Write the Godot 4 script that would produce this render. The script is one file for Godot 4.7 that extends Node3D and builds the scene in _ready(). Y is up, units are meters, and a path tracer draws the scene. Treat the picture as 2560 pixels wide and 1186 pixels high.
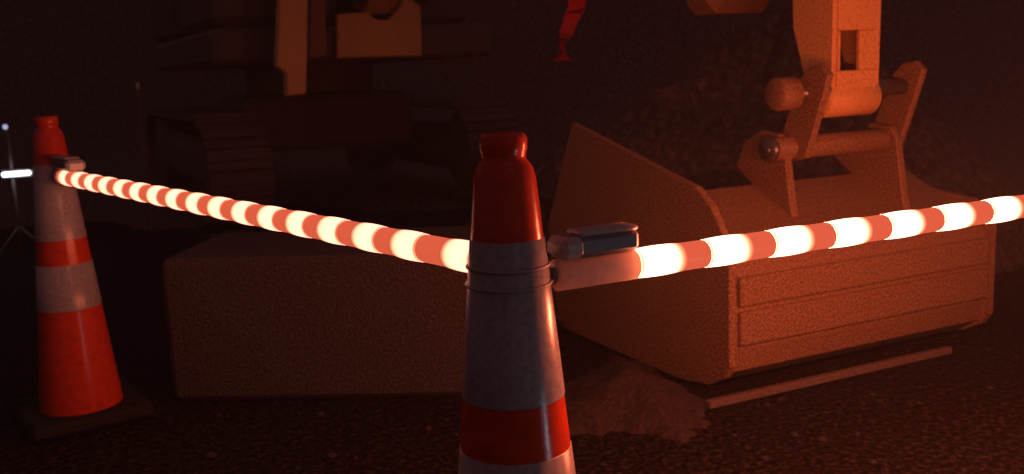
extends Node3D

var rng := RandomNumberGenerator.new()
var M := {}
var names := {}

# ------------------------------------------------------------------ mesh helpers
func begin() -> SurfaceTool:
	var st := SurfaceTool.new()
	st.begin(Mesh.PRIMITIVE_TRIANGLES)
	return st

func vtx(st: SurfaceTool, p: Vector3, n: Vector3, uv: Vector2) -> void:
	st.set_normal(n)
	st.set_uv(uv)
	st.add_vertex(p)

func tri(st: SurfaceTool, a: Vector3, b: Vector3, c: Vector3, na: Vector3, nb: Vector3, nc: Vector3, ua := Vector2.ZERO, ub := Vector2.ZERO, uc := Vector2.ZERO) -> void:
	if (b - a).cross(c - a).dot(na + nb + nc) > 0.0:
		vtx(st, a, na, ua); vtx(st, c, nc, uc); vtx(st, b, nb, ub)
	else:
		vtx(st, a, na, ua); vtx(st, b, nb, ub); vtx(st, c, nc, uc)

func quad(st: SurfaceTool, a: Vector3, b: Vector3, c: Vector3, d: Vector3, n: Vector3) -> void:
	tri(st, a, b, c, n, n, n, Vector2(0, 0), Vector2(1, 0), Vector2(1, 1))
	tri(st, a, c, d, n, n, n, Vector2(0, 0), Vector2(1, 1), Vector2(0, 1))

func face_away(st: SurfaceTool, pts: Array, from: Vector3) -> void:
	var n: Vector3 = (pts[1] - pts[0]).cross(pts[2] - pts[0]).normalized()
	var mid := Vector3.ZERO
	for p in pts:
		mid += p
	mid /= pts.size()
	if n.dot(mid - from) < 0.0:
		n = -n
	for i in range(1, pts.size() - 1):
		tri(st, pts[0], pts[i], pts[i + 1], n, n, n)

# a box with chamfered edges
func add_box(st: SurfaceTool, c: Vector3, size: Vector3, bev := 0.004, basis := Basis()) -> void:
	var h := size / 2.0
	bev = minf(bev, minf(h.x, minf(h.y, h.z)) * 0.9)
	var i := h - Vector3.ONE * bev
	for ax in 3:
		var u := (ax + 1) % 3
		var v := (ax + 2) % 3
		for s in [-1.0, 1.0]:
			var q := []
			for k in [[-1, -1], [1, -1], [1, 1], [-1, 1]]:
				var p := Vector3.ZERO
				p[ax] = h[ax] * s
				p[u] = i[u] * k[0]
				p[v] = i[v] * k[1]
				q.append(c + basis * p)
			face_away(st, q, c)
		# the chamfers that run along axis ax
		for su in [-1.0, 1.0]:
			for sv in [-1.0, 1.0]:
				var a := Vector3.ZERO
				var b := Vector3.ZERO
				a[u] = h[u] * su; a[v] = i[v] * sv
				b[u] = i[u] * su; b[v] = h[v] * sv
				var a2 := a
				var b2 := b
				a[ax] = -i[ax]; b[ax] = -i[ax]
				a2[ax] = i[ax]; b2[ax] = i[ax]
				face_away(st, [c + basis * a, c + basis * b, c + basis * b2, c + basis * a2], c)
	for sx in [-1.0, 1.0]:
		for sy in [-1.0, 1.0]:
			for sz in [-1.0, 1.0]:
				face_away(st, [c + basis * Vector3(h.x * sx, i.y * sy, i.z * sz), c + basis * Vector3(i.x * sx, h.y * sy, i.z * sz), c + basis * Vector3(i.x * sx, i.y * sy, h.z * sz)], c)

# a closed outline in the plane of axes (pu, pv), extruded from k0 to k1 along the third; small bevel
func add_prism(st: SurfaceTool, outline: PackedVector2Array, k0: float, k1: float, map: Callable, bev := 0.004) -> void:
	var o := outline
	if Geometry2D.is_polygon_clockwise(o):
		o = o.duplicate()
		o.reverse()
	var inner := o
	var shrunk := Geometry2D.offset_polygon(o, -bev, Geometry2D.JOIN_MITER)
	if shrunk.size() == 1 and shrunk[0].size() == o.size():
		# same number of points: match starts
		var sh: PackedVector2Array = shrunk[0]
		if Geometry2D.is_polygon_clockwise(sh):
			sh.reverse()
		var best := 0
		var bd := 1e9
		for k in sh.size():
			var dd := 0.0
			for j in sh.size():
				dd += sh[(j + k) % sh.size()].distance_squared_to(o[j])
			if dd < bd:
				bd = dd
				best = k
		inner = PackedVector2Array()
		for j in sh.size():
			inner.append(sh[(j + best) % sh.size()])
	else:
		bev = 0.0
	var idx := Geometry2D.triangulate_polygon(inner)
	var e0: Vector3 = map.call(Vector2.ZERO, 0.0)
	var ek: Vector3 = (map.call(Vector2.ZERO, 1.0) - e0).normalized()
	for s in [0, 1]:
		var k := k0 if s == 0 else k1
		var n: Vector3 = ek * (1.0 if (k1 > k0) == (s == 1) else -1.0)
		for t in range(0, idx.size(), 3):
			tri(st, map.call(inner[idx[t]], k), map.call(inner[idx[t + 1]], k), map.call(inner[idx[t + 2]], k), n, n, n)
	var kb := bev * signf(k1 - k0)
	for j in o.size():
		var a := o[j]
		var b := o[(j + 1) % o.size()]
		var n2 := Vector2((b - a).y, -(b - a).x).normalized()
		var n3: Vector3 = (map.call(n2, 0.0) - e0).normalized()
		quad(st, map.call(a, k0 + kb), map.call(b, k0 + kb), map.call(b, k1 - kb), map.call(a, k1 - kb), n3)
		if bev > 0.0:
			var ia := inner[j]
			var ib := inner[(j + 1) % o.size()]
			var sg := signf(k1 - k0)
			var m1: Vector3 = (n3 + ek * sg).normalized()
			quad(st, map.call(a, k1 - kb), map.call(b, k1 - kb), map.call(ib, k1), map.call(ia, k1), m1)
			var m0: Vector3 = (n3 - ek * sg).normalized()
			quad(st, map.call(a, k0 + kb), map.call(b, k0 + kb), map.call(ib, k0), map.call(ia, k0), m0)

# profile: array of Vector2(radius, along). axis frame: origin, basis whose y runs along
func add_lathe(st: SurfaceTool, profile: Array, origin := Vector3.ZERO, basis := Basis(), seg := 48, smooth := true, wobble := 0.0) -> void:
	var lo: float = profile[0].y
	var hi: float = profile[0].y
	for q in profile:
		lo = minf(lo, q.y)
		hi = maxf(hi, q.y)
	var span := maxf(hi - lo, 1e-5)
	var nr := []
	for i in profile.size() - 1:
		var d: Vector2 = profile[i + 1] - profile[i]
		nr.append(Vector2(d.y, -d.x).normalized())
	for i in profile.size() - 1:
		var n0: Vector2 = nr[i]
		var n1: Vector2 = nr[i]
		if smooth:
			if i > 0 and nr[i - 1].dot(nr[i]) > 0.6:
				n0 = (nr[i - 1] + nr[i]).normalized()
			if i < nr.size() - 1 and nr[i + 1].dot(nr[i]) > 0.6:
				n1 = (nr[i + 1] + nr[i]).normalized()
		for j in seg:
			var t0 := TAU * j / seg
			var t1 := TAU * (j + 1) / seg
			var p: Vector2 = profile[i]
			var q: Vector2 = profile[i + 1]
			var d0 := Vector3(cos(t0), 0, sin(t0))
			var d1 := Vector3(cos(t1), 0, sin(t1))
			var w0 := 1.0 + wobble * sin(t0 * 2.0 + 0.7)
			var w1 := 1.0 + wobble * sin(t1 * 2.0 + 0.7)
			var a := origin + basis * (d0 * p.x * w0 + Vector3.UP * p.y)
			var b := origin + basis * (d1 * p.x * w1 + Vector3.UP * p.y)
			var c := origin + basis * (d1 * q.x * w1 + Vector3.UP * q.y)
			var d := origin + basis * (d0 * q.x * w0 + Vector3.UP * q.y)
			var na := basis * (d0 * n0.x + Vector3.UP * n0.y)
			var nb := basis * (d1 * n0.x + Vector3.UP * n0.y)
			var nc := basis * (d1 * n1.x + Vector3.UP * n1.y)
			var nd := basis * (d0 * n1.x + Vector3.UP * n1.y)
			var u0 := Vector2(float(j) / seg, (p.y - lo) / span)
			var u1 := Vector2(float(j + 1) / seg, (p.y - lo) / span)
			var u2 := Vector2(float(j + 1) / seg, (q.y - lo) / span)
			var u3 := Vector2(float(j) / seg, (q.y - lo) / span)
			if p.x > 1e-6:
				tri(st, a, b, c, na, nb, nc, u0, u1, u2)
			if q.x > 1e-6:
				tri(st, a, c, d, na, nc, nd, u0, u2, u3)

# a basis whose y axis points along d
func along(d: Vector3) -> Basis:
	var y := d.normalized()
	var x := (Vector3.UP if absf(y.y) < 0.95 else Vector3.RIGHT).cross(y).normalized()
	return Basis(x, y, x.cross(y))

func add_rod(st: SurfaceTool, a: Vector3, b: Vector3, r: float, seg := 20, bev := 0.003, r2 := -1.0) -> void:
	if r2 < 0.0:
		r2 = r
	var l := a.distance_to(b)
	bev = minf(bev, l * 0.3)
	add_lathe(st, [Vector2(0, 0), Vector2(r - bev, 0), Vector2(r, bev), Vector2(r2, l - bev), Vector2(r2 - bev, l), Vector2(0, l)], a, along(b - a), seg)

func add_torus(st: SurfaceTool, c: Vector3, big: float, small: float, seg := 40, ring := 12, basis := Basis()) -> void:
	for i in seg:
		for j in ring:
			var q := []
			var n := []
			for k in [[0, 0], [1, 0], [1, 1], [0, 1]]:
				var t: float = TAU * (i + k[0]) / seg
				var f: float = TAU * (j + k[1]) / ring
				var d := Vector3(cos(t), 0, sin(t))
				var nn := d * cos(f) + Vector3.UP * sin(f)
				n.append(basis * nn)
				q.append(c + basis * (d * big + nn * small))
			tri(st, q[0], q[1], q[2], n[0], n[1], n[2])
			tri(st, q[0], q[2], q[3], n[0], n[2], n[3])

# a tube swept along points
func add_tube(st: SurfaceTool, pts: Array, r: float, seg := 10) -> void:
	var ups := []
	for i in pts.size():
		var d: Vector3 = pts[mini(i + 1, pts.size() - 1)] - pts[maxi(i - 1, 0)]
		ups.append(along(d))
	for i in pts.size() - 1:
		for j in seg:
			var t0 := TAU * j / seg
			var t1 := TAU * (j + 1) / seg
			var a0: Vector3 = ups[i] * Vector3(cos(t0), 0, sin(t0))
			var a1: Vector3 = ups[i] * Vector3(cos(t1), 0, sin(t1))
			var b0: Vector3 = ups[i + 1] * Vector3(cos(t0), 0, sin(t0))
			var b1: Vector3 = ups[i + 1] * Vector3(cos(t1), 0, sin(t1))
			tri(st, pts[i] + a0 * r, pts[i] + a1 * r, pts[i + 1] + b1 * r, a0, a1, b1)
			tri(st, pts[i] + a0 * r, pts[i + 1] + b1 * r, pts[i + 1] + b0 * r, a0, b1, b0)

func build(st: SurfaceTool, called: String, mat: Material, parent: Node3D = self) -> MeshInstance3D:
	var o := MeshInstance3D.new()
	o.name = called
	o.mesh = st.commit()
	o.material_override = mat
	parent.add_child(o, true)
	return o

func numbered(called: String) -> String:
	names[called] = names.get(called, -1) + 1
	return called if names[called] == 0 else "%s_%03d" % [called, names[called]]

func tag(o: Node, label: String, category: String, group := "", kind := "") -> void:
	if label:
		o.set_meta("label", label)
	if category:
		o.set_meta("category", category)
	if group:
		o.set_meta("group", group)
	if kind:
		o.set_meta("kind", kind)

func base(called: String, at: Vector3, turn := 0.0) -> Node3D:
	var o := Node3D.new()
	o.name = numbered(called)
	add_child(o)
	o.position = at
	o.rotation.y = turn
	return o

# ------------------------------------------------------------------ materials
func lin(r: float, g: float, b: float) -> Color:
	return Color(r, g, b).linear_to_srgb()

func noise_tex(freq: float, ramp: Array, seed_: int, size := 512, octaves := 4, kind := FastNoiseLite.TYPE_SIMPLEX_SMOOTH) -> NoiseTexture2D:
	var n := FastNoiseLite.new()
	n.noise_type = kind
	n.seed = seed_
	n.frequency = freq
	n.fractal_octaves = octaves
	var t := NoiseTexture2D.new()
	t.width = size
	t.height = size
	t.seamless = true
	t.noise = n
	var g := Gradient.new()
	g.offsets = PackedFloat32Array(ramp.map(func(x): return x[0]))
	g.colors = PackedColorArray(ramp.map(func(x): return x[1]))
	t.color_ramp = g
	return t

func bump_tex(freq: float, seed_: int, strength: float, size := 512, octaves := 4) -> NoiseTexture2D:
	var n := FastNoiseLite.new()
	n.seed = seed_
	n.frequency = freq
	n.fractal_octaves = octaves
	var t := NoiseTexture2D.new()
	t.width = size
	t.height = size
	t.seamless = true
	t.as_normal_map = true
	t.bump_strength = strength
	t.noise = n
	return t

func mat(c: Color, rough := 0.7, metal := 0.0) -> StandardMaterial3D:
	var m := StandardMaterial3D.new()
	m.albedo_color = c
	m.roughness = rough
	m.metallic = metal
	return m

func textured(ramp: Array, freq: float, scale: float, rough: float, seed_: int, bump := 0.0, bump_freq := 0.05, octaves := 4) -> StandardMaterial3D:
	var m := mat(Color.WHITE, rough)
	m.albedo_texture = noise_tex(freq, ramp, seed_, 512, octaves)
	m.uv1_triplanar = true
	m.uv1_scale = Vector3.ONE * scale
	if bump > 0.0:
		m.normal_enabled = true
		m.normal_texture = bump_tex(bump_freq, seed_ + 7, bump)
	return m

func make_materials() -> void:
	# soil: damp dark brown grit
	M.soil = textured([[0.0, lin(0.003, 0.0022, 0.002)], [0.40, lin(0.009, 0.007, 0.0063)], [0.60, lin(0.022, 0.016, 0.014)], [1.0, lin(0.09, 0.064, 0.054)]], 0.10, 0.7, 0.92, 3, 9.0, 0.05, 5)
	M.soil.metallic_specular = 0.2
	M.soil.uv1_world_triplanar = true
	M.earth = textured([[0.0, lin(0.012, 0.009, 0.008)], [0.42, lin(0.05, 0.036, 0.032)], [0.58, lin(0.10, 0.072, 0.063)], [1.0, lin(0.34, 0.25, 0.22)]], 0.06, 0.5, 0.95, 4, 9.0, 0.05, 5)
	M.earth.uv1_world_triplanar = true
	M.clod = textured([[0.0, lin(0.01, 0.008, 0.007)], [1.0, lin(0.07, 0.05, 0.042)]], 0.04, 3.0, 0.95, 5, 6.0)
	# machine paint: yellow, dusty and scuffed
	M.yellow = textured([[0.0, lin(0.46, 0.21, 0.08)], [0.30, lin(0.68, 0.34, 0.11)], [0.55, lin(0.78, 0.42, 0.13)], [1.0, lin(0.84, 0.50, 0.20)]], 0.11, 1.1, 0.5, 11, 1.6, 0.12, 4)
	# bucket steel: paint mostly worn off, rusty and caked with dried soil
	M.bucket = textured([[0.0, lin(0.08, 0.038, 0.02)], [0.4, lin(0.22, 0.108, 0.047)], [0.6, lin(0.32, 0.17, 0.075)], [1.0, lin(0.48, 0.29, 0.145)]], 0.13, 1.3, 0.62, 21, 3.5, 0.12, 4)
	M.steel = mat(lin(0.22, 0.2, 0.19), 0.35, 0.8)
	M.dark_metal = textured([[0.0, lin(0.03, 0.023, 0.021)], [1.0, lin(0.22, 0.16, 0.14)]], 0.11, 1.5, 0.7, 31, 3.0)
	M.rubber = mat(lin(0.025, 0.024, 0.023), 0.75)
	M.rubber.metallic_specular = 0.2
	M.cab_glass = mat(lin(0.02, 0.02, 0.022), 0.08)
	# cone plastic: translucent fluorescent orange with scuffs
	M.cone = textured([[0.0, lin(0.42, 0.04, 0.016)], [0.35, lin(0.68, 0.066, 0.022)], [1.0, lin(0.76, 0.085, 0.03)]], 0.02, 2.6, 0.22, 41, 0.3, 0.03, 5)
	M.cone.backlight_enabled = true
	M.cone.backlight = Color(0.75, 0.16, 0.07)
	# reflective sheeting, grubby
	M.sheet = textured([[0.0, lin(0.16, 0.15, 0.155)], [0.4, lin(0.29, 0.275, 0.285)], [1.0, lin(0.38, 0.365, 0.375)]], 0.03, 4.0, 0.26, 43, 0.4, 0.08, 5)
	M.plastic = textured([[0.0, lin(0.5, 0.49, 0.48)], [1.0, lin(0.68, 0.67, 0.66)]], 0.02, 5.0, 0.38, 45)
	M.plastic.backlight_enabled = true
	M.plastic.backlight = Color(0.8, 0.75, 0.7)
	M.ring = mat(lin(0.30, 0.285, 0.295), 0.5)
	M.box_grey = textured([[0.0, lin(0.14, 0.14, 0.15)], [1.0, lin(0.2, 0.2, 0.215)]], 0.03, 5.0, 0.4, 47)
	M.timber = textured([[0.0, lin(0.07, 0.045, 0.032)], [1.0, lin(0.24, 0.16, 0.12)]], 0.03, 3.0, 0.8, 51, 2.0)
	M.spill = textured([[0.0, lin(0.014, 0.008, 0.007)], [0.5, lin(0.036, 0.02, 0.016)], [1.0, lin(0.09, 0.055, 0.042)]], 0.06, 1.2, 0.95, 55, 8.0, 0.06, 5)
	M.concrete = textured([[0.0, lin(0.02, 0.016, 0.014)], [0.5, lin(0.05, 0.04, 0.036)], [1.0, lin(0.11, 0.09, 0.08)]], 0.11, 1.2, 0.9, 53, 3.0, 0.12, 4)
	M.red_plastic = mat(lin(0.72, 0.04, 0.03), 0.16)
	# light bar: diffuser sections glow, brightest over each cluster of diodes; red film bands pass a little of it
	var g := Gradient.new()
	g.offsets = PackedFloat32Array([0.0, 0.03, 0.07, 0.5, 0.80, 0.92, 1.0])
	g.colors = PackedColorArray([lin(0.16, 0.035, 0.016), lin(0.5, 0.17, 0.08), lin(1.0, 0.42, 0.27), lin(1.0, 0.45, 0.30), lin(0.95, 0.36, 0.2), lin(0.4, 0.10, 0.045), lin(0.15, 0.03, 0.014)])
	var gt := GradientTexture2D.new()
	gt.gradient = g
	gt.width = 8
	gt.height = 128
	gt.fill_from = Vector2(0, 0)
	gt.fill_to = Vector2(0, 1)
	M.lit = mat(lin(0.7, 0.6, 0.55), 0.35)
	M.lit.emission_enabled = true
	M.lit.emission_operator = BaseMaterial3D.EMISSION_OP_MULTIPLY
	M.lit.emission = Color.WHITE
	M.lit.emission_texture = gt
	M.lit.emission_energy_multiplier = 6.0
	M.lit_weak = M.lit.duplicate()
	M.lit_weak.emission = lin(1.0, 0.95, 0.95)
	M.lit_weak.emission_energy_multiplier = 2.6
	M.film = mat(lin(0.55, 0.05, 0.03), 0.35)
	M.film.emission_enabled = true
	M.film.emission = lin(1.0, 0.15, 0.07)
	M.film.emission_energy_multiplier = 0.72
	# cold white lamps
	M.cold = mat(lin(0.8, 0.8, 0.8), 0.4)
	M.cold.emission_enabled = true
	M.cold.emission = lin(0.75, 0.86, 1.0)
	M.cold.emission_energy_multiplier = 4.0
	M.pilot = mat(lin(0.6, 0.6, 0.7), 0.4)
	M.pilot.emission_enabled = true
	M.pilot.emission = lin(0.5, 0.6, 1.0)
	M.pilot.emission_energy_multiplier = 0.7

# ------------------------------------------------------------------ things
const CONE_H := 1.07

# radius of the cone body at a height
func cone_r(h: float) -> float:
	return lerpf(0.139, 0.0475, clampf((h - 0.045) / (1.02 - 0.045), 0.0, 1.0))

func make_cone(called: String, at: Vector3, turn: float, label: String) -> Node3D:
	var t := base(called, at, turn)
	tag(t, label, "traffic cone", "striped traffic cones carrying the light bars")
	var outer := [Vector2(0.139, 0.045), Vector2(0.139, 0.06), Vector2(cone_r(0.2), 0.2), Vector2(cone_r(0.5), 0.5), Vector2(cone_r(0.8), 0.8), Vector2(cone_r(1.0), 1.0), Vector2(0.0455, 1.016), Vector2(0.0415, 1.022), Vector2(0.0355, 1.029), Vector2(0.0345, 1.035), Vector2(0.0358, 1.041), Vector2(0.0375, 1.046), Vector2(0.0378, 1.060), Vector2(0.0362, 1.066), Vector2(0.033, CONE_H), Vector2(0.026, CONE_H)]
	var inner := [Vector2(0.026, CONE_H), Vector2(0.026, 1.03), Vector2(0.04, 1.0), Vector2(0.132, 0.06), Vector2(0.132, 0.045)]
	var st := begin()
	add_lathe(st, outer + inner.slice(1), Vector3.ZERO, Basis(), 56)
	build(st, "body", M.cone, t)
	for b in [[0.648, 0.906], [0.405, 0.562]]:
		st = begin()
		var e := 0.0016
		add_lathe(st, [Vector2(cone_r(b[0]), b[0]), Vector2(cone_r(b[0]) + e, b[0] + 0.001), Vector2(cone_r(b[1]) + e, b[1] - 0.001), Vector2(cone_r(b[1]), b[1])], Vector3.ZERO, Basis(), 56)
		build(st, "reflective_band", M.sheet, t).set_meta("label", "white reflective band")
	st = begin()
	add_box(st, Vector3(0, 0.0225, 0), Vector3(0.40, 0.045, 0.40), 0.012)
	for q in [[-1, -1], [1, -1], [1, 1], [-1, 1]]:
		add_box(st, Vector3(q[0] * 0.165, 0.05, q[1] * 0.165), Vector3(0.05, 0.012, 0.05), 0.004)
	build(st, "foot", M.rubber, t)
	return t

# a light bar between two cone axes; box_side: 0 = battery box at the start, 1 = at the end
func make_bar(start: Vector3, stop: Vector3, ring0: float, ring1: float, leds: Array, white: float, sleeve: float, sleeve_end: float, box_at: Array, label: String, energy: float, lit: Material) -> void:
	var t := base("light_bar", start)
	tag(t, label, "light bar", "glowing striped bars hung between the cones")
	var d := stop - start
	var l := d.length()
	var u := d / l
	var bs := along(u)
	var r := 0.025
	var st: SurfaceTool
	# rings that slip over the cones
	for k in [[Vector3.ZERO, ring0, 1.0], [d, ring1, -1.0]]:
		st = begin()
		add_torus(st, k[0], k[1] + 0.0032, 0.0024, 44, 10)
		var p0: Vector3 = k[0] + u * k[2] * (k[1] + 0.010)
		add_rod(st, p0, p0 + u * k[2] * 0.02, 0.014)
		build(st, "ring", M.ring, t)
	# end sleeves
	var z0 := ring0 + 0.018
	var z1 := l - ring1 - 0.018
	for k in [[z0, sleeve], [sleeve_end, z1]]:
		if k[1] - k[0] > 0.012:
			st = begin()
			add_lathe(st, [Vector2(0, k[0]), Vector2(0.022, k[0]), Vector2(0.0262, k[0] + 0.004), Vector2(0.0262, k[1] - 0.003), Vector2(0.0245, k[1]), Vector2(0, k[1])], Vector3.ZERO, bs, 32)
			build(st, "end_sleeve", M.plastic, t)
	# red film bands and lit diffuser sections, end to end
	var at := sleeve
	for i in leds.size() + 1:
		var stop_at: float = sleeve_end if i == leds.size() else leds[i] - white / 2.0
		if stop_at - at > 0.004:
			st = begin()
			add_lathe(st, [Vector2(r - 0.0004, at), Vector2(r - 0.0004, stop_at)], Vector3.ZERO, bs, 32)
			build(st, "red_film_band", M.film, t)
		if i == leds.size():
			break
		var a: float = leds[i] - white / 2.0
		st = begin()
		var pr := []
		for k in 13:
			var f := k / 12.0
			pr.append(Vector2(r + 0.0016 * sin(PI * f), a + white * f))
		add_lathe(st, pr, Vector3.ZERO, bs, 32)
		build(st, "lit_section", lit, t)
		at = leds[i] + white / 2.0
		var lamp := OmniLight3D.new()
		lamp.name = "bar_glow"
		lamp.light_color = lin(1.0, 0.175, 0.07)
		lamp.light_energy = energy
		lamp.light_size = 0.02
		lamp.omni_range = 30.0
		lamp.omni_attenuation = 2.0
		lamp.shadow_enabled = true
		lamp.position = u * leds[i]
		t.add_child(lamp, true)
	# battery box riding on the bar
	if box_at:
		var side := u.cross(Vector3.UP).normalized()
		var up := side.cross(u).normalized()
		var bb := Basis(u, up, side)
		var mid: float = (box_at[0] + box_at[1]) / 2.0
		var len: float = box_at[1] - box_at[0]
		var box := begin()
		add_box(box, u * mid + up * (0.026 + 0.019), Vector3(len, 0.038, 0.052), 0.009, bb)
		var bo := build(box, "battery_box", M.box_grey, t)
		st = begin()
		add_box(st, u * (mid + 0.012) + up * (0.026 + 0.0405), Vector3(len - 0.03, 0.009, 0.05), 0.004, bb)
		build(st, "lid", M.plastic, bo)
		st = begin()
		add_box(st, u * (box_at[0] + 0.012) + up * 0.045, Vector3(0.046, 0.036, 0.062), 0.010, bb)
		build(st, "clip", M.plastic, bo)


# excavator axes: x across the bucket, y up, s away from the photographer along the boom
func ex(w: float, h: float, s: float) -> Vector3:
	return Vector3(w, h, -s)

func side_map(p: Vector2, k: float) -> Vector3:
	return ex(k, p.y, p.x)

func front_map(p: Vector2, k: float) -> Vector3:
	return ex(p.x, p.y, k)

func pv(a: Array) -> PackedVector2Array:
	var o := PackedVector2Array()
	for i in range(0, a.size(), 2):
		o.append(Vector2(a[i], a[i + 1]))
	return o

func make_excavator() -> void:
	var t := base("excavator", Vector3(0.735, 0, -3.33), atan2(0.446, 0.895))
	tag(t, "parked yellow crawler excavator with its boom reaching over and bucket on the ground", "excavator")
	var st: SurfaceTool
	# ---- bucket
	var W := 1.34
	var bucket := Node3D.new()
	bucket.name = "bucket"
	t.add_child(bucket)
	var skin := [Vector2(1.16, 0.03), Vector2(0.75, 0.0), Vector2(0.30, 0.0), Vector2(0.12, 0.03), Vector2(0.035, 0.085), Vector2(0.012, 0.17), Vector2(0.012, 0.30), Vector2(0.02, 0.43), Vector2(0.06, 0.505), Vector2(0.14, 0.535), Vector2(0.24, 0.575), Vector2(0.34, 0.625), Vector2(0.44, 0.675)]
	var ring := PackedVector2Array()
	for p in skin:
		ring.append(p)
	var back := []
	for i in skin.size():
		var d: Vector2 = (skin[mini(i + 1, skin.size() - 1)] - skin[maxi(i - 1, 0)]).normalized()
		back.append(skin[i] + Vector2(d.y, -d.x) * 0.022)
	for i in range(back.size() - 1, -1, -1):
		ring.append(back[i])
	st = begin()
	add_prism(st, ring, 0.03, W - 0.03, side_map, 0.0)
	build(st, "shell", M.bucket, bucket)
	var plate := pv([0.0, 0.115, 0.0, 0.49, 0.03, 0.575, 0.10, 0.672, 0.182, 0.731, 0.324, 0.762, 1.035, 0.93, 1.172, 0.676, 1.278, 0.467, 1.25, 0.12, 1.16, 0.004, 0.30, -0.002, 0.12, 0.022, 0.03, 0.07])
	var low_plate := pv([0.0, 0.115, 0.0, 0.49, 0.03, 0.545, 0.10, 0.575, 0.324, 0.60, 0.8, 0.63, 1.1, 0.56, 1.22, 0.38, 1.25, 0.12, 1.16, 0.004, 0.30, -0.002, 0.12, 0.022, 0.03, 0.07])
	for k in [[0.0, 0.03, plate], [W - 0.03, W, low_plate]]:
		st = begin()
		add_prism(st, k[2], k[0], k[1], side_map, 0.004)
		build(st, "side_plate", M.bucket, bucket)
	# wear plates welded across the back
	for k in [[0.325, 0.428], [0.185, 0.305]]:
		st = begin()
		add_box(st, ex(W / 2, (k[0] + k[1]) / 2, 0.004), Vector3(W - 0.09, k[1] - k[0], 0.022), 0.005, Basis(Vector3.RIGHT, 0.0))
		build(st, "wear_plate", M.bucket, bucket)
	# cutting edge and teeth on the far side
	st = begin()
	add_box(st, ex(W / 2, 0.022, 1.24), Vector3(W, 0.04, 0.2), 0.008)
	build(st, "cutting_edge", M.steel, bucket)
	for i in 5:
		st = begin()
		add_prism(st, pv([1.30, 0.0, 1.30, 0.075, 1.52, 0.022, 1.52, 0.0]), 0.1 + i * 0.27, 0.19 + i * 0.27, side_map, 0.006)
		build(st, "tooth", M.steel, bucket)
	# ears that take the pins
	for e in [[0.485, 0.01], [1.015, -0.045]]:
		st = begin()
		var o: float = e[1]
		add_prism(st, pv([0.20 + o, 0.52, 0.226 + o, 0.60, 0.265 + o, 0.83, 0.30 + o, 0.88, 0.40 + o, 0.89, 0.50 + o, 0.84, 0.56, 0.74, 0.43, 0.655, 0.30, 0.58]), e[0], e[0] + 0.035, side_map, 0.005)
		build(st, "ear", M.bucket, bucket)
	st = begin()
	add_rod(st, ex(0.45, 0.825, 0.30), ex(1.09, 0.825, 0.30), 0.045, 24, 0.006)
	build(st, "pin_tube", M.bucket, bucket)
	for x in [0.42, 1.085]:
		st = begin()
		add_rod(st, ex(x, 0.825, 0.30), ex(x + 0.03, 0.825, 0.30), 0.05, 24, 0.008)
		add_rod(st, ex(x - 0.006, 0.825, 0.30), ex(x + 0.036, 0.825, 0.30), 0.022, 6, 0.003)
		build(st, "pin_cap", M.steel, bucket)
	# ---- linkage beside the stick
	for e in [[0.50, 0.0], [1.02, 0.035]]:
		st = begin()
		var o: float = e[1]
		add_prism(st, pv([0.10 + o, 1.10, 0.118 + o, 1.05, 0.18 + o, 0.88, 0.22 + o, 0.79, 0.30 + o, 0.77, 0.36 + o, 0.80, 0.34 + o, 0.90, 0.25 + o, 1.09, 0.20 + o, 1.13, 0.14 + o, 1.135]), e[0] + 0.037, e[0] + 0.067, side_map, 0.006)
		build(st, "link", M.bucket, t)
	st = begin()
	add_rod(st, ex(0.40, 1.035, 0.235), ex(0.50, 1.035, 0.235), 0.062, 24, 0.01)
	build(st, "link_boss", M.bucket, t)
	st = begin()
	add_rod(st, ex(0.50, 1.035, 0.235), ex(1.10, 1.035, 0.235), 0.032, 20, 0.004)
	build(st, "link_pin", M.steel, t)
	# ---- stick: a box section with a slot near the tip and a round nose
	var stick := Node3D.new()
	stick.name = "stick"
	t.add_child(stick)
	var w0 := 0.655
	var w1 := 0.90
	# side walls
	for k in [[w0, w0 + 0.022], [w1 - 0.022, w1]]:
		st = begin()
		add_prism(st, pv([0.215, 0.985, 0.205, 1.06, 0.20, 1.38, 0.20, 3.15, 0.36, 3.3, 0.5, 3.15, 0.42, 1.28, 0.345, 1.06, 0.31, 0.985]), k[0], k[1], side_map, 0.005)
		build(st, "side_wall", M.yellow, stick)
	# front face round the slot
	st = begin()
	add_box(st, ex((w0 + w1) / 2, 2.20, 0.206), Vector3(w1 - w0 - 0.046, 1.88, 0.02), 0.003)
	add_box(st, ex(w1 - 0.022 - 0.047, 1.185, 0.206), Vector3(0.092, 0.148, 0.02), 0.003)
	add_box(st, ex(w0 + 0.022 + 0.006, 1.185, 0.206), Vector3(0.010, 0.148, 0.02), 0.003)
	add_box(st, ex((w0 + w1) / 2, 1.075, 0.21), Vector3(w1 - w0 - 0.046, 0.07, 0.02), 0.003)
	build(st, "front_face", M.yellow, stick)
	st = begin()
	add_box(st, ex((w0 + w1) / 2, 2.2, 0.40), Vector3(w1 - w0 - 0.046, 1.9, 0.02), 0.003)
	build(st, "rear_face", M.yellow, stick)
	st = begin()
	add_rod(st, ex(w0 - 0.012, 1.005, 0.262), ex(w1 + 0.012, 1.005, 0.262), 0.072, 36, 0.014)
	build(st, "nose", M.yellow, stick)
	# bucket cylinder behind the stick
	st = begin()
	add_rod(st, ex(0.775, 1.62, 0.53), ex(0.775, 2.85, 0.62), 0.06, 24)
	build(st, "cylinder_barrel", M.yellow, stick)
	st = begin()
	add_rod(st, ex(0.775, 1.03, 0.30), ex(0.775, 1.64, 0.53), 0.03, 20)
	build(st, "cylinder_rod", M.steel, stick)
	# guard box on the far side of the stick that shows below the frame's top
	st = begin()
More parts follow.
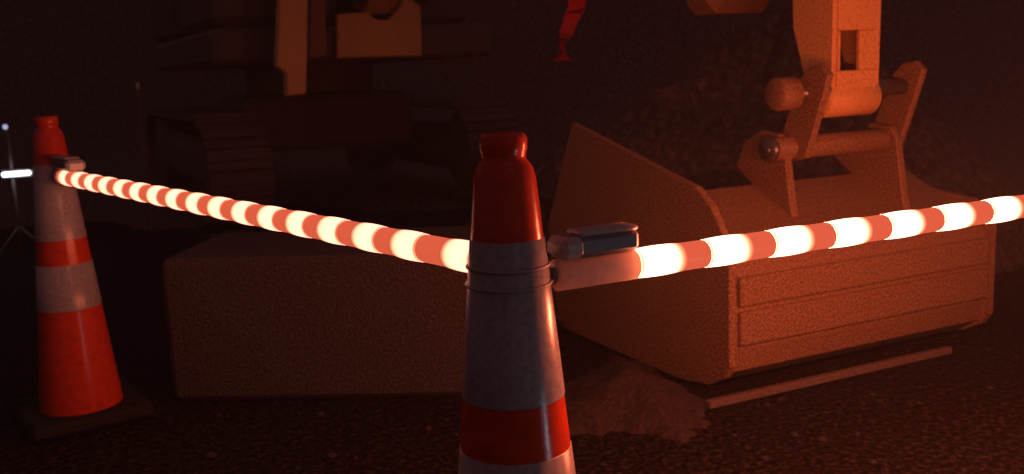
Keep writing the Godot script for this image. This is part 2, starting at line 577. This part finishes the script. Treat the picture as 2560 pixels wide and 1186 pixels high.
	add_box(st, ex(0.81, 1.62, 1.0), Vector3(0.36, 0.50, 0.24), 0.05)
	add_box(st, ex(0.80, 1.86, 0.70), Vector3(0.14, 0.10, 0.60), 0.02)
	build(st, "cylinder_guard", M.bucket, stick)
	# ---- boom: bent box beam over to the house
	st = begin()
	add_prism(st, pv([0.28, 2.95, 0.22, 3.2, 0.4, 3.45, 2.2, 4.3, 3.3, 4.35, 5.7, 2.2, 5.75, 1.72, 5.45, 1.66, 3.1, 3.75, 2.3, 3.78, 0.7, 3.05]), 0.62, 0.94, side_map, 0.01)
	build(st, "boom", M.yellow, t)
	for x in [0.50, 1.02]:
		st = begin()
		add_rod(st, ex(x, 1.75, 5.2), ex(x, 2.75, 4.1), 0.065, 20)
		add_rod(st, ex(x, 2.75, 4.1), ex(x, 3.55, 3.22), 0.035, 20)
		build(st, "boom_cylinder", M.dark_metal, t)
	# ---- house
	var house := Node3D.new()
	house.name = "house"
	t.add_child(house)
	st = begin()
	add_prism(st, pv([0.285, 1.303, 0.309, 1.646, 0.559, 1.659, 0.60, 1.615, 0.66, 1.592, 0.742, 1.599, 0.834, 1.687, 0.873, 1.751, 0.95, 2.15, 1.06, 2.15, 1.02, 1.75, 1.004, 1.297]), 5.2, 5.28, front_map, 0.01)
	build(st, "front_plate", M.yellow, house)
	st = begin()
	add_prism(st, pv([-0.298, 1.712, -0.30, 2.3, -0.085, 2.3, -0.095, 1.711, -0.135, 1.257, -0.16, 1.042, -0.293, 1.034, -0.289, 1.191, -0.354, 1.25, -0.324, 1.489]), 4.6, 4.72, front_map, 0.01)
	build(st, "step_bracket", M.yellow, house)
	st = begin()
	add_prism(st, pv([-0.014, 1.726, -0.02, 2.3, 0.095, 2.3, 0.09, 1.725, 0.078, 1.314, -0.055, 1.303]), 4.8, 4.86, front_map, 0.008)
	build(st, "hand_rail_plate", M.bucket, house)
	st = begin()
	add_box(st, ex(-0.1, 2.33, 5.0), Vector3(0.5, 0.08, 0.9), 0.02)
	build(st, "front_deck", M.dark_metal, house)
	st = begin()
	add_box(st, ex(0.55, 1.42, 7.0), Vector3(2.4, 0.28, 3.3), 0.04)
	build(st, "deck", M.dark_metal, house)
	st = begin()
	add_box(st, ex(-0.12, 2.32, 6.2), Vector3(1.0, 1.5, 1.6), 0.08)
	build(st, "cab", M.dark_metal, house)
	st = begin()
	add_box(st, ex(-0.12, 2.5, 5.395), Vector3(0.8, 0.95, 0.012), 0.004)
	build(st, "windscreen", M.cab_glass, house)
	st = begin()
	add_box(st, ex(1.2, 1.95, 7.0), Vector3(1.0, 0.78, 2.6), 0.08)
	build(st, "engine_cover", M.dark_metal, house)
	st = begin()
	add_box(st, ex(0.55, 1.95, 8.75), Vector3(2.4, 0.95, 0.6), 0.18)
	build(st, "counterweight", M.dark_metal, house)
	st = begin()
	add_rod(st, ex(0.55, 1.02, 7.0), ex(0.55, 1.29, 7.0), 0.6, 32)
	build(st, "slew_ring", M.dark_metal, t)
	st = begin()
	add_box(st, ex(0.55, 0.75, 7.0), Vector3(1.6, 0.5, 1.3), 0.06)
	build(st, "undercarriage", M.dark_metal, t)
	# ---- crawler tracks
	for x in [-0.55, 1.65]:
		var track := Node3D.new()
		track.name = "track"
		t.add_child(track, true)
		st = begin()
		add_box(st, ex(x, 0.46, 7.0), Vector3(0.34, 0.42, 2.5), 0.1)
		build(st, "track_frame", M.dark_metal, track)
		for s in [5.6, 8.4]:
			st = begin()
			add_rod(st, ex(x - 0.17, 0.46, s), ex(x + 0.17, 0.46, s), 0.36, 28, 0.03)
			build(st, "idler", M.dark_metal, track)
		var shoe := begin()
		add_box(shoe, Vector3.ZERO, Vector3(0.5, 0.035, 0.165), 0.006)
		add_box(shoe, Vector3(0, 0.03, 0), Vector3(0.5, 0.03, 0.02), 0.004)
		var sm: ArrayMesh = shoe.commit()
		var total := 2.0 * 2.8 + TAU * 0.395
		var n := 46
		for i in n:
			var q := total * i / n
			var p := Vector2()
			var a := 0.0
			if q < 2.8:
				p = Vector2(5.6 + q, 0.46 + 0.395); a = 0.0
			elif q < 2.8 + PI * 0.395:
				a = (q - 2.8) / 0.395
				p = Vector2(8.4 + sin(a) * 0.395, 0.46 + cos(a) * 0.395)
			elif q < 5.6 + PI * 0.395:
				p = Vector2(8.4 - (q - 2.8 - PI * 0.395), 0.46 - 0.395); a = PI
			else:
				a = PI + (q - 5.6 - PI * 0.395) / 0.395
				p = Vector2(5.6 + sin(a) * 0.395, 0.46 + cos(a) * 0.395)
			var m := MeshInstance3D.new()
			m.name = "shoe"
			m.mesh = sm
			m.material_override = M.dark_metal
			m.transform = Transform3D(Basis(Vector3.RIGHT, -a), ex(x, p.y, p.x))
			track.add_child(m, true)

# a lumpy heap: grid over a disc, height from a callable
func add_sheet(st: SurfaceTool, x0: float, x1: float, z0: float, z1: float, nx: int, nz: int, hf: Callable) -> void:
	var pos := []
	for i in nx + 1:
		var row := []
		for j in nz + 1:
			var x := lerpf(x0, x1, float(i) / nx)
			var z := lerpf(z0, z1, float(j) / nz)
			row.append(Vector3(x, hf.call(x, z), z))
		pos.append(row)
	var nor := []
	for i in nx + 1:
		var row := []
		for j in nz + 1:
			var a: Vector3 = pos[mini(i + 1, nx)][j] - pos[maxi(i - 1, 0)][j]
			var b: Vector3 = pos[i][mini(j + 1, nz)] - pos[i][maxi(j - 1, 0)]
			var n := b.cross(a).normalized()
			row.append(n if n.y > 0.0 else -n)
		nor.append(row)
	for i in nx:
		for j in nz:
			var a: Vector3 = pos[i][j]
			var b: Vector3 = pos[i + 1][j]
			var c: Vector3 = pos[i + 1][j + 1]
			var d: Vector3 = pos[i][j + 1]
			tri(st, a, b, c, nor[i][j], nor[i + 1][j], nor[i + 1][j + 1])
			tri(st, a, c, d, nor[i][j], nor[i + 1][j + 1], nor[i][j + 1])

var lump := FastNoiseLite.new()

func ground_h(x: float, z: float) -> float:
	return 0.012 * lump.get_noise_2d(x * 220.0, z * 220.0) - 0.012

func make_setting() -> void:
	lump.seed = 4
	lump.frequency = 0.01
	lump.fractal_octaves = 4
	var st := begin()
	var quiet := func(_x, _z): return -0.03
	# wide ground, and a finer rough sheet where the photograph looks
	add_sheet(st, -60, 60, -60, 30, 12, 12, quiet)
	build(st, "ground", M.soil).set_meta("kind", "structure")
	st = begin()
	add_sheet(st, -7, 7, -13, 1.5, 170, 180, ground_h)
	build(st, "ground_near", M.soil).set_meta("kind", "structure")
	# bank of cut earth that closes the site off
	st = begin()
	var bank := func(x, z):
		var f := clampf((-z - 14.0 + 0.8 * lump.get_noise_1d(x * 30.0)) / 4.5, 0.0, 1.0)
		return -0.06 + 0.085 * smoothstep(0.0, 2.5, -z - 7.2 + 2.2 * lump.get_noise_2d(x * 40.0, z * 40.0)) + 4.4 * f * f * (3.0 - 2.0 * f) * (0.9 + 0.25 * lump.get_noise_1d(x * 12.0 + 50.0)) + 0.35 * f * lump.get_noise_2d(x * 60.0, z * 60.0)
	add_sheet(st, -26, 26, -26, -6.0, 220, 110, bank)
	build(st, "earth_bank", M.earth).set_meta("kind", "structure")

func heap(called: String, c: Vector3, rx: float, rz: float, h: float, seed_: float, n: int, label: String, rough := 0.3) -> void:
	var t := base(called, c)
	tag(t, label, "soil heap")
	var st := begin()
	var hf := func(x, z):
		var a := atan2(z / rz, x / rx)
		var q := sqrt(x * x / (rx * rx) + z * z / (rz * rz)) * (1.0 + 0.18 * sin(a * 3.0 + seed_) + 0.1 * sin(a * 5.0 + seed_ * 2.0) + (0.05 if h > 0.5 else 0.3) * lump.get_noise_2d(x * 700.0, z * 700.0))
		var f := clampf(1.0 - q, 0.0, 1.0)
		return -0.05 + h * (pow(f, 0.75 if h > 0.5 else 1.1) + (0.0 if h > 0.5 else 0.35 * smoothstep(0.0, 0.2, f)) + rough * f * lump.get_noise_2d(x * 130.0 + seed_ * 40.0, z * 130.0) + rough * 0.4 * f * lump.get_noise_2d(x * 500.0 + seed_ * 40.0, z * 500.0))
	add_sheet(st, -rx * 1.3, rx * 1.3, -rz * 1.3, rz * 1.3, n, n, hf)
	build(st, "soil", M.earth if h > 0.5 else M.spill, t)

func clods() -> void:
	# loose clods and stones lying about, too many to count
	var shapes := SphereMesh.new()
	shapes.radius = 0.5
	shapes.height = 1.0
	shapes.radial_segments = 7
	shapes.rings = 4
	var mm := MultiMesh.new()
	mm.transform_format = MultiMesh.TRANSFORM_3D
	mm.mesh = shapes
	mm.instance_count = 5200
	for i in 5200:
		var x := rng.randf_range(-4.5, 5.5)
		var z := -rng.randf_range(0.9, 9.5)
		var s := 0.006 + 0.026 * pow(rng.randf(), 4.0)
		var b := Basis.from_euler(Vector3(rng.randf() * TAU, rng.randf() * TAU, rng.randf() * TAU)).scaled(Vector3(s * rng.randf_range(0.7, 1.4), s * rng.randf_range(0.5, 0.9), s))
		mm.set_instance_transform(i, Transform3D(b, Vector3(x, ground_h(x, z) + s * 0.2, z)))
	var o := MultiMeshInstance3D.new()
	o.name = "loose_stones"
	o.multimesh = mm
	o.material_override = M.clod
	add_child(o)
	tag(o, "loose dark clods and pebbles scattered over the bare soil", "stones", "", "stuff")

func small_things() -> void:
	var st: SurfaceTool
	# batten on the ground before the bucket
	var a := Vector3(0.645, 0.010, -3.266)
	var b := Vector3(1.70, 0.010, -3.788)
	var d := (b - a).normalized()
	var t := base("batten", (a + b) / 2.0)
	tag(t, "long thin pale batten lying on the ground along the bucket", "batten")
	st = begin()
	add_box(st, Vector3.ZERO, Vector3(a.distance_to(b), 0.026, 0.03), 0.003, Basis(d, Vector3.UP, d.cross(Vector3.UP)))
	build(st, "timber", M.timber, t)
	# low concrete block behind the left bar
	t = base("concrete_block", Vector3(-0.69, 0, -3.85), -0.075)
	tag(t, "low dark concrete block on the ground between the excavator and a glowing bar", "concrete block")
	st = begin()
	add_box(st, Vector3(0, 0.26, 0), Vector3(1.16, 0.54, 0.62), 0.022)
	build(st, "block", M.concrete, t)
	# red ribbon hanging from the boom
	t = base("ribbon", Vector3(0.41, 1.2, -5.75))
	tag(t, "glossy red twisted plastic ribbon hanging down from above", "ribbon")
	st = begin()
	var n := 90
	var prev := []
	for i in n + 1:
		var f := float(i) / n
		var y := f * 2.75
		var x := -0.085 + 0.09 * minf(1.0, f * 7.0) - 0.02 * sin(f * 40.0) * exp(-f * 3.0) + 0.05 * f
		var tw := 0.5 + 1.1 * sin(f * 46.0) + 0.5 * sin(f * 91.0)
		var wd := 0.056 + 0.016 * sin(f * 70.0)
		var e := Vector3(cos(tw), 0.25 * sin(f * 80.0), sin(tw)) * wd
		var nn := Vector3(-sin(tw), 0, cos(tw)) * 0.0015
		var c := Vector3(x, y, 0.04 * sin(f * 30.0))
		var now := [c - e + nn, c + e + nn, c + e - nn, c - e - nn]
		if prev:
			for k in 4:
				face_away(st, [prev[k], prev[(k + 1) % 4], now[(k + 1) % 4], now[k]], c)
		prev = now
	build(st, "strip", M.red_plastic, t)
	# far lamp bar on a stand
	t = base("stand_lamp", Vector3(-3.445, 0, -7.0))
	tag(t, "small white lamp bar on a thin stand, glaring beyond the far cone", "lamp")
	st = begin()
	add_rod(st, Vector3(-0.05, -0.02, -0.03), Vector3(-0.05, 0.90, -0.03), 0.012)
	build(st, "pole", M.dark_metal, t)
	for k in 3:
		st = begin()
		add_rod(st, Vector3(-0.05, 0.2, -0.03), Vector3(-0.05 + 0.22 * cos(k * TAU / 3), -0.01, -0.03 + 0.22 * sin(k * TAU / 3)), 0.009)
		build(st, "leg", M.dark_metal, t)
	st = begin()
	add_box(st, Vector3(0, 0.578, -0.014), Vector3(0.24, 0.06, 0.02), 0.006)
	build(st, "housing", M.dark_metal, t)
	st = begin()
	add_rod(st, Vector3(-0.10, 0.574, 0.016), Vector3(0.10, 0.582, 0.016), 0.017, 20, 0.008)
	build(st, "lamp_tube", M.cold, t)
	st = begin()
	add_lathe(st, [Vector2(0, -0.018), Vector2(0.013, -0.013), Vector2(0.018, 0), Vector2(0.013, 0.013), Vector2(0, 0.018)], Vector3(-0.05, 0.905, -0.01), Basis(), 16)
	build(st, "pilot_lamp", M.pilot, t)
	var lamp := OmniLight3D.new()
	lamp.name = "lamp_glow"
	lamp.position = Vector3(0, 0.578, 0.06)
	lamp.light_color = lin(0.75, 0.86, 1.0)
	lamp.light_energy = 0.012
	lamp.light_size = 0.05
	lamp.omni_range = 20.0
	lamp.omni_attenuation = 2.0
	lamp.shadow_enabled = true
	t.add_child(lamp)
	# marker stake with a small reflector
	t = base("marker_stake", Vector3(-2.90, 0, -8.0))
	tag(t, "thin dark stake with a tiny pinkish reflector at its top", "stake")
	st = begin()
	add_box(st, Vector3(0, 0.58, 0), Vector3(0.025, 1.2, 0.025), 0.004)
	build(st, "post", M.dark_metal, t)
	st = begin()
	add_box(st, Vector3(0, 1.145, 0.016), Vector3(0.026, 0.06, 0.006), 0.003)
	build(st, "reflector", M.plastic, t)

# cold work lamp out of the frame to the right: its streak shows in the gloss of both cones
func work_lamp() -> void:
	var t := base("work_lamp", Vector3(1.75, 0, -0.85))
	tag(t, "upright cold white tube lamp on a small foot to the right of the cones", "lamp")
	var st := begin()
	add_rod(st, Vector3(0, -0.01, 0), Vector3(0, 0.035, 0), 0.11, 28, 0.01)
	build(st, "foot", M.dark_metal, t)
	st = begin()
	add_rod(st, Vector3(0, 0.03, 0), Vector3(0, 0.09, 0), 0.03, 20)
	build(st, "socket", M.dark_metal, t)
	st = begin()
	add_rod(st, Vector3(0, 0.09, 0), Vector3(0, 0.30, 0), 0.022, 24, 0.01)
	build(st, "lamp_tube", M.cold, t)
	st = begin()
	add_rod(st, Vector3(0, 0.30, 0), Vector3(0, 0.33, 0), 0.028, 20)
	build(st, "cap", M.dark_metal, t)
	var lamp := OmniLight3D.new()
	lamp.name = "lamp_glow"
	lamp.position = Vector3(0, 0.195, 0)
	lamp.light_color = lin(0.75, 0.86, 1.0)
	lamp.light_energy = 0.11
	lamp.light_size = 0.02
	lamp.omni_range = 20.0
	lamp.omni_attenuation = 2.0
	lamp.shadow_enabled = true
	t.add_child(lamp)

# ------------------------------------------------------------------ the scene
func _ready() -> void:
	rng.seed = 7
	var cam := Camera3D.new()
	cam.name = "camera"
	cam.position = Vector3(0, 1.17, 0)
	cam.rotation_order = EULER_ORDER_YXZ
	cam.rotation = Vector3(deg_to_rad(-9.6), 0, deg_to_rad(-2.3))
	cam.fov = rad_to_deg(2.0 * atan(593.0 / 2500.0))
	cam.near = 0.05
	cam.far = 300.0
	var lens := CameraAttributesPhysical.new()
	lens.frustum_focal_length = 12.0 * 2500.0 / 593.0
	lens.frustum_focus_distance = 1.9
	lens.frustum_near = 0.05
	lens.frustum_far = 300.0
	lens.exposure_aperture = 7.0
	cam.attributes = lens
	add_child(cam)
	cam.current = true
	var env := Environment.new()
	env.background_mode = Environment.BG_SKY
	var sm := ProceduralSkyMaterial.new()
	sm.sky_top_color = lin(0.062, 0.026, 0.028)
	sm.sky_horizon_color = lin(0.080, 0.034, 0.036)
	sm.ground_bottom_color = lin(0.006, 0.004, 0.004)
	sm.ground_horizon_color = lin(0.02, 0.012, 0.012)
	sm.sun_angle_max = 1.0
	var sky := Sky.new()
	sky.sky_material = sm
	env.sky = sky
	env.background_energy_multiplier = 1.0
	env.tonemap_mode = Environment.TONE_MAPPER_LINEAR
	env.tonemap_exposure = 1.0
	env.sdfgi_enabled = true
	env.ssao_enabled = true
	env.ssil_enabled = true
	env.fog_enabled = true
	env.fog_density = 0.005
	env.fog_light_color = Color(0.8, 0.8, 0.82)
	var we := WorldEnvironment.new()
	we.name = "environment"
	we.environment = env
	add_child(we)
	# faint fill added from behind the camera to lift the dark ground
	var fill_light := DirectionalLight3D.new()
	fill_light.name = "ambient_fill"
	fill_light.light_color = Color(0.80, 0.84, 1.0)
	fill_light.light_energy = 0.004
	fill_light.light_angular_distance = 10.0
	fill_light.rotation_degrees = Vector3(-50, 35, 0)
	fill_light.shadow_enabled = true
	add_child(fill_light)

	make_materials()
	make_setting()

	make_excavator()
	heap("soil_heap", Vector3(1.75, 0, -6.3), 1.7, 1.1, 1.45, 1.3, 70, "tall dark lumpy heap of dug soil behind the bucket")
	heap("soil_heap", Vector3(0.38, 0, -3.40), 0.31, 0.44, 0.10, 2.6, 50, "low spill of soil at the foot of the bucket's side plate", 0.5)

	var c0 := Vector3(-0.008, 0, -1.56)
	var c1 := Vector3(-1.567, 0, -3.45)
	var c2 := Vector3(2.184, 0, -2.674)
	make_cone("traffic_cone", c0, 0.3, "striped orange and white traffic cone where the two glowing bars meet")
	var far := make_cone("traffic_cone", c1, 0.6, "striped traffic cone standing beside the small white stand lamp")
	far.rotation.z = deg_to_rad(0.5)
	make_cone("traffic_cone", c2, -0.4, "striped traffic cone carrying the far end of the bar before the bucket")
	var leds_a := [0.112]
	for k in 16:
		leds_a.append(0.268 + 0.1343 * k)
	make_bar(Vector3(c0.x, 0.862, c0.z), Vector3(c1.x - 0.005, 0.868, c1.z), cone_r(0.862), cone_r(0.868), leds_a, 0.082, 0.085, 2.345, [2.20, 2.375], "glowing bar running from the middle cone to the cone beside the stand lamp", 0.0012, M.lit_weak)
	var leds_b := []
	for k in 15:
		leds_b.append(0.286 + 0.1468 * k)
	make_bar(Vector3(c0.x, 0.833, c0.z), Vector3(c2.x, 0.833, c2.z), cone_r(0.833), cone_r(0.833), leds_b, 0.092, 0.240, 2.385, [0.095, 0.238], "glowing bar with a pale battery box beside the middle cone, crossing before the bucket", 0.155, M.lit)

	small_things()
	work_lamp()
	clods()
